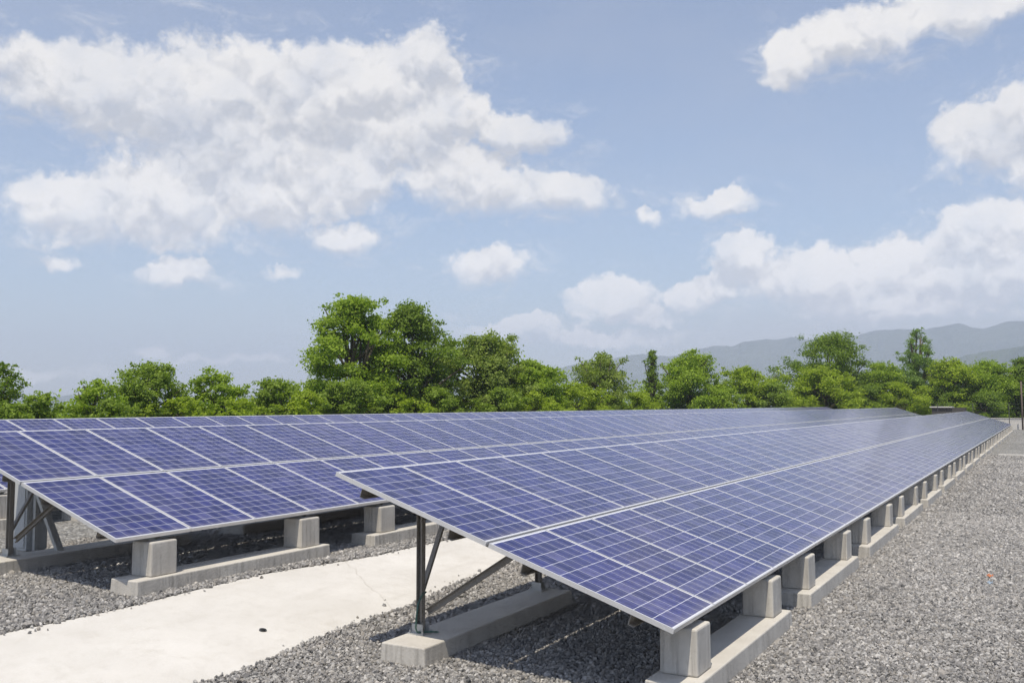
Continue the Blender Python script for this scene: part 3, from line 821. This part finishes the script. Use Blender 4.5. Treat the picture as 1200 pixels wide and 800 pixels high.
# ------------------------------------------------------------------ trees
def tree(kind, hue, x, y, gz, H, rad, label, seed):
    rng = np.random.default_rng(seed)
    cat = 'bush' if kind == 'shrub' else 'tree'
    root = thing({'shrub': 'bush', 'cone': 'conifer', 'tall': 'tall_tree'}.get(kind, 'tree'), label, cat, (x, y, gz - 0.1),
                 group='bushes below the tree line' if cat == 'bush' else 'trees beyond the arrays')
    lobes = []
    ga = 2.39996
    n = {'cone': 60, 'tall': 78, 'dense': 60, 'broad': 46, 'loose': 36, 'shrub': 30}[kind]
    lean = rng.uniform(0, 2 * PI); ph = rng.uniform(0, 2 * PI, 4)
    for k in range(n):
        f = (k + rng.uniform(0.1, 0.9)) / n
        a = k * ga + rng.normal(0, 0.35)
        q = math.sqrt(rng.uniform(0.12, 1.0))
        if kind == 'cone':
            z = H * (0.05 + 0.93 * f); w = rad * (1.02 - f) ** 0.60 * rng.uniform(1.0, 1.75); lr = max(0.22, rad * 0.27 * (1.25 - f)); q = max(q, 0.5)
            fl = 0.7
        elif kind == 'tall':
            z = H * (0.06 + 0.88 * f)
            w = 1.25 * rad * (0.72 + 0.30 * math.sin(PI * min(1, f * 1.05))) * (1.0 if f < 0.6 else 1 - ((f - 0.6) / 0.4) ** 2 * 0.62)
            lr = rad * rng.uniform(0.12, 0.30); fl = 0.7
        else:
            z = H * (0.05 + 0.85 * f)
            w = rad * math.sqrt(max(0.10, 1 - (max(0, f - 0.22) / 0.84) ** 2.2))
            lr = min(rad, H * 0.5) * rng.uniform(0.13, 0.33); fl = 0.85; w *= 1.3
        w *= 0.86 + 0.18 * math.sin(2 * a + ph[0]) + 0.13 * math.sin(3 * a + 5 * f + ph[1]) + rng.normal(0, 0.09)
        z *= 1 + (0.09 * math.sin(a + ph[2]) + 0.06 * math.sin(3 * a + ph[3]) - 0.03) * (0 if kind == 'cone' else f)
        lobes.append((max(0.0, w - lr * 0.6) * q * math.cos(a), max(0.0, w - lr * 0.6) * q * math.sin(a), z, lr, fl))
    if kind == 'cone': lobes.append((0, 0, H - 0.35, 0.22, 1.8))
    else:
        for k in range(3): lobes.append((rad * rng.uniform(-.3, .3), rad * rng.uniform(-.3, .3), H * rng.uniform(0.86, 0.93), rad * 0.2, 0.9))
    # loose shoots breaking the outline
    for l in [lobes[k] for k in rng.integers(0, len(lobes), 46 if kind != 'shrub' else 22)]:
        o = np.array(l[:3]) - np.array([0, 0, H * 0.5]); o /= np.linalg.norm(o) + 1e-6
        o = o * 0.6 + rng.normal(0, 0.35, 3) + np.array([0, 0, 0.45])
        p = np.array(l[:3]) + o * l[3] * rng.uniform(1.0, 1.75)
        if p[2] < H * 1.02: lobes.append((p[0], p[1], max(0.3, p[2]), l[3] * rng.uniform(0.22, 0.42), 1.1))
    # trunk and limbs
    mb = MB()
    r0 = 0.035 * H * (0.6 if kind == 'shrub' else 1) + 0.02
    top = H * (0.9 if kind == 'cone' else 0.62)
    pts = [(0, 0, 0)]; rr = [r0 * 1.3]
    for k in range(1, 6):
        pts.append((rng.normal(0, 0.05) * rad * k / 3, rng.normal(0, 0.05) * rad * k / 3, top * k / 5)); rr.append(r0 * (1 - 0.15 * k))
    mb.tube(pts, rr, 8)
    for (lx, ly, lz, lr, _) in lobes[::3]:
        k = int(np.clip(lz / top * 3.2, 1, 4)); b = Vector(pts[k]) if lz > pts[k][2] else Vector(pts[1])
        e = Vector((lx, ly, lz)); mid = (b + e) / 2 + Vector((rng.normal(0, .08), rng.normal(0, .08), -0.06 * (e - b).length))
        mb.tube([b, mid, e], [r0 * 0.42, r0 * 0.28, r0 * 0.10], 5)
    mb.build('trunk', M_BARK, root, smooth=True)
    # foliage: leaf sprays on the outside of every lobe, thinner inside
    size = 0.135 if H < 4.5 else 0.165
    size *= {'loose': 0.9, 'cone': 0.85, 'dense': 1.0}.get(kind, 1.0)
    if hue == 'dry': size = 0.05
    area = sum(4 * PI * l[3] ** 2 * 0.8 for l in lobes)
    cov = {'dense': 1.2, 'broad': 1.0, 'loose': 0.8, 'tall': 0.95, 'cone': 1.0, 'shrub': 1.2}[kind]
    ntot = int(min(40000, cov * area / (size * size * 0.42)))
    C_ = []; Nn = []
    wts = np.array([l[3] ** 2 for l in lobes]); wts /= wts.sum()
    for l, wt in zip(lobes, wts):
        nl = max(20, int(ntot * wt)); ncl = max(6, nl // 42)
        dv = rng.normal(size=(ncl, 3)); dv /= np.linalg.norm(dv, axis=1)[:, None]
        dv[:, 2] = np.where(dv[:, 2] < -0.35, -dv[:, 2] * 0.6, dv[:, 2])
        rad_ = l[3] * rng.uniform(0.62, 1.12, ncl)
        cc = np.array(l[:3]) + dv * rad_[:, None] * np.array([1, 1, l[4]])
        idx = rng.integers(0, ncl, nl)
        spread = l[3] * 0.27 + size * 0.55
        off = rng.normal(size=(nl, 3)) * np.array([spread, spread, spread * 0.55])
        C_.append(cc[idx] + off); Nn.append(dv[idx])
    C_ = np.concatenate(C_); Nn = np.concatenate(Nn); n = len(C_)
    C_[:, 2] = np.maximum(C_[:, 2], 0.05)
    nn = Nn * 0.75 + np.array([0, 0, 0.45]) + rng.normal(size=(n, 3)) * 0.55
    nn /= np.linalg.norm(nn, axis=1)[:, None]
    t1 = np.cross(nn, rng.normal(size=(n, 3))); t1 /= np.linalg.norm(t1, axis=1)[:, None] + 1e-9
    t2 = np.cross(nn, t1)
    s = (size * rng.uniform(0.65, 1.35, n))[:, None]
    droop = nn * s * 0.18
    V = np.stack([C_ - t1 * s * 0.62, C_ + t2 * s * 0.36 - droop * 0.4, C_ + t1 * s * 0.62 - droop, C_ - t2 * s * 0.36 - droop * 0.4], 1).reshape(-1, 3)
    me = bpy.data.meshes.new('crown')
    me.vertices.add(4 * n); me.vertices.foreach_set('co', V.astype(np.float32).ravel())
    me.loops.add(4 * n); me.loops.foreach_set('vertex_index', np.arange(4 * n, dtype=np.int32))
    me.polygons.add(n); me.polygons.foreach_set('loop_start', np.arange(0, 4 * n, 4, dtype=np.int32))
    me.polygons.foreach_set('loop_total', np.full(n, 4, dtype=np.int32))
    me.materials.append(LEAF[hue]); me.update(calc_edges=True); me.validate()
    link('crown', me, root)

TREES = [
 ('loose', 'dark', 20.3, 39.6, 0.0, 3.58, 1.1, 'dark green tree cut by the left edge of the view, leftmost of the tree line'),
 ('loose', 'olive', 19.9, 36.2, 0.0, 2.21, 0.9, 'short straggly thin-crowned tree just right of the dark edge tree'),
 ('loose', 'green', 23.5, 37.3, 0.0, 2.79, 1.39, 'small open tree with see-through twigs on its left side, left of the broad olive tree'),
 ('broad', 'olive', 28.0, 38.8, 0.0, 3.72, 2.07, 'broad olive-green tree with two uneven humps, tallest of the low trees at left'),
 ('broad', 'green', 31.2, 37.3, 0.0, 3.43, 1.55, 'rounded mid-green tree between the broad olive tree and the wide bushy tree'),
 ('broad', 'olive', 34.8, 36.5, 0.0, 3.08, 2.17, 'wide low bushy tree just left of the tallest tree'),
 ('tall', 'green', 41.7, 36.2, 0.0, 8.54, 3.18, 'tallest tree of the whole line, bright green with tiered airy branches'),
 ('tall', 'dark', 45.3, 34.3, 0.0, 8.2, 3.0, 'tall darker tree leaning against the right side of the tallest tree'),
 ('shrub', 'olive', 38.2, 34.1, 0.0, 3.02, 2.14, 'dense bush at the foot of the tallest tree'),
 ('shrub', 'lime', 34.3, 34.0, 0.0, 2.37, 1.44, 'yellow-green bush left of the foot of the tallest tree'),
 ('dense', 'sage', 51.6, 32.4, 0.0, 6.5, 3.4, 'dense dome-shaped olive tree right of the two tall trees'),
 ('shrub', 'olive', 44.8, 31.9, 0.0, 2.8, 1.87, 'round bush in front of the tall darker tree'),
 ('dense', 'green', 55.1, 30.1, 0.0, 4.95, 2.75, 'bright leafy tree against the right flank of the dome-shaped olive tree'),
 ('loose', 'sage', 64.5, 29.2, 0.0, 5.59, 2.64, 'grey-green pointed tree standing in front of the faint start of the mountains'),
 ('shrub', 'lime', 58.4, 28.0, 0.0, 2.99, 3.2, 'yellow-green bush spreading below the grey-green pointed tree'),
 ('shrub', 'lime', 41.9, 32.6, 0.0, 2.23, 1.8, 'low yellowish bush below the gap between the two tall trees'),
 ('shrub', 'lime', 67.5, 27.2, 0.0, 2.56, 2.4, 'low light green bush left of the slim dark tree'),
 ('cone', 'dark', 75.5, 28.8, 0.0, 6.61, 1.17, 'slim dark columnar tree alone against the mountains'),
 ('broad', 'green', 80.4, 26.9, -0.6, 7.08, 3.55, 'spreading mid-green tree just right of the slim dark columnar tree'),
 ('broad', 'lime', 83.8, 22.6, -0.6, 5.74, 3.26, 'light green feathery tree between the spreading tree and the big dark dome'),
 ('dense', 'dark', 95.4, 16.9, -0.6, 9.2, 5.12, 'big dark green dome-crowned tree, tallest broad tree on the right half'),
 ('dense', 'lime', 89.3, 16.6, -0.6, 5.65, 4.33, 'bright green tree spreading in front of the big dark dome-crowned tree'),
 ('cone', 'cone', 100.6, 9.1, -0.6, 10.15, 3.7, 'tall pointed conical tree rising before the mountain ridge on the right'),
 ('broad', 'green', 98.2, 12.2, -0.6, 6.56, 2.65, 'narrow green tree between the big dark dome and the conical tree'),
 ('broad', 'lime', 96.8, 5.8, -0.6, 6.71, 2.87, 'yellow-green tree at the right foot of the conical tree'),
 ('dense', 'green', 99.1, 2.3, -0.6, 6.21, 3.05, 'leafy green tree standing behind the far fence post'),
 ('dense', 'dark', 101.2, -1.0, -0.6, 6.9, 2.55, 'dark tree cut by the right edge of the view beside the brown pole'),
 ('shrub', 'olive', 83.5, 19.9, -0.6, 4.24, 2.88, 'olive bush left below the big dark dome-crowned tree'),
 ('shrub', 'dark', 92.0, 13.1, -0.6, 4.0, 3.01, 'dark bush right below the big dark dome-crowned tree'),
 ('shrub', 'lime', 93.5, 9.5, -0.6, 4.32, 2.83, 'light green bush below the conical tree'),
 ('shrub', 'green', 79.2, 23.9, 0.0, 2.98, 3.14, 'green bush below the spreading mid-green tree'),
 ('shrub', 'olive', 48.8, 29.2, 0.0, 2.62, 2.28, 'olive bush below the dome-shaped olive tree'),
 ('shrub', 'lime', 51.7, 28.1, 0.0, 2.41, 2.12, 'light green bush below the bright leafy tree'),
 ('shrub', 'olive', 23.5, 36.1, 0.0, 1.85, 1.37, 'low yellow-green bush at the foot of the small open tree'),
 ('shrub', 'lime', 28.0, 36.2, 0.0, 1.96, 1.58, 'low lime bush between the broad olive tree and the rounded tree'),
 ('shrub', 'lime', 30.6, 35.0, 0.0, 1.97, 1.54, 'low lime bush right of the rounded mid-green tree'),
 ('shrub', 'dark', 95.0, 2.9, -0.6, 3.14, 3.26, 'dark undergrowth bush behind the far low wall'),
 ('shrub', 'dark', 95.8, 6.3, -0.6, 3.75, 2.85, 'shady bush between the conical tree and the far fence'),
 ('shrub', 'dark', 79.9, 28.3, 0.0, 2.69, 2.75, 'dark bush at the foot of the slim columnar tree'),
 ('shrub', 'olive', 18.6, 35.9, 0.0, 1.76, 1.09, 'low bush at the far left, below the dark tree at the edge'),
 ('shrub', 'dry', 30.3, 24.8, 0.0, 1.29, 0.28, 'tiny dry orange-brown bush peeping over the rear array below the two tall trees'),
]
for i, a in enumerate(TREES): tree(*a, seed=100 + i)

# continuous undergrowth behind and between the trees
def undergrowth():
    rng = np.random.default_rng(77)
    L_ = np.array([(8, 43, 1.0), (16, 42, 1.0), (22, 41, 1.3), (27, 40.5, 1.9), (31, 40, 1.2), (36, 39, 2.3), (44, 37, 2.6), (54, 34, 2.7), (66, 31.5, 2.9),
                   (78, 30, 3.0), (88, 25, 4.0), (96, 19, 4.4), (101, 11, 4.6), (104, 4, 4.6), (106, -14, 4.6)])
    seg = np.hypot(np.diff(L_[:, 0]), np.diff(L_[:, 1])); cum = np.concatenate([[0], np.cumsum(seg)])
    nc = 1500; t_ = rng.uniform(0, cum[-1], nc)
    cx = np.interp(t_, cum, L_[:, 0]) + rng.normal(0, 1.0, nc); cy = np.interp(t_, cum, L_[:, 1]) + rng.normal(0, 1.0, nc)
    hh = np.interp(t_, cum, L_[:, 2]) * (0.82 + 0.25 * np.sin(t_ * 0.9) + 0.15 * np.sin(t_ * 2.3 + 1))
    cz = hh * rng.uniform(0.02, 1.0, nc) - np.where(cx > 75, 0.6, 0.1)
    n = 62000; idx = rng.integers(0, nc, n)
    C_ = np.stack([cx, cy, cz], 1)[idx] + rng.normal(size=(n, 3)) * np.array([0.42, 0.42, 0.26])
    nn = rng.normal(size=(n, 3)) * 0.6 + np.array([-0.35, -0.35, 0.5]); nn /= np.linalg.norm(nn, axis=1)[:, None]
    t1 = np.cross(nn, rng.normal(size=(n, 3))); t1 /= np.linalg.norm(t1, axis=1)[:, None]; t2 = np.cross(nn, t1)
    s_ = rng.uniform(0.13, 0.26, n)[:, None]
    V = np.stack([C_ - t1 * s_ * .62, C_ + t2 * s_ * .36, C_ + t1 * s_ * .62 - nn * s_ * .15, C_ - t2 * s_ * .36], 1).reshape(-1, 3)
    me = bpy.data.meshes.new('undergrowth'); me.from_pydata(V.tolist(), [], np.arange(4 * n).reshape(-1, 4).tolist())
    me.materials.append(LEAF['green'])
    o = link('undergrowth', me); o['kind'] = 'stuff'
undergrowth()
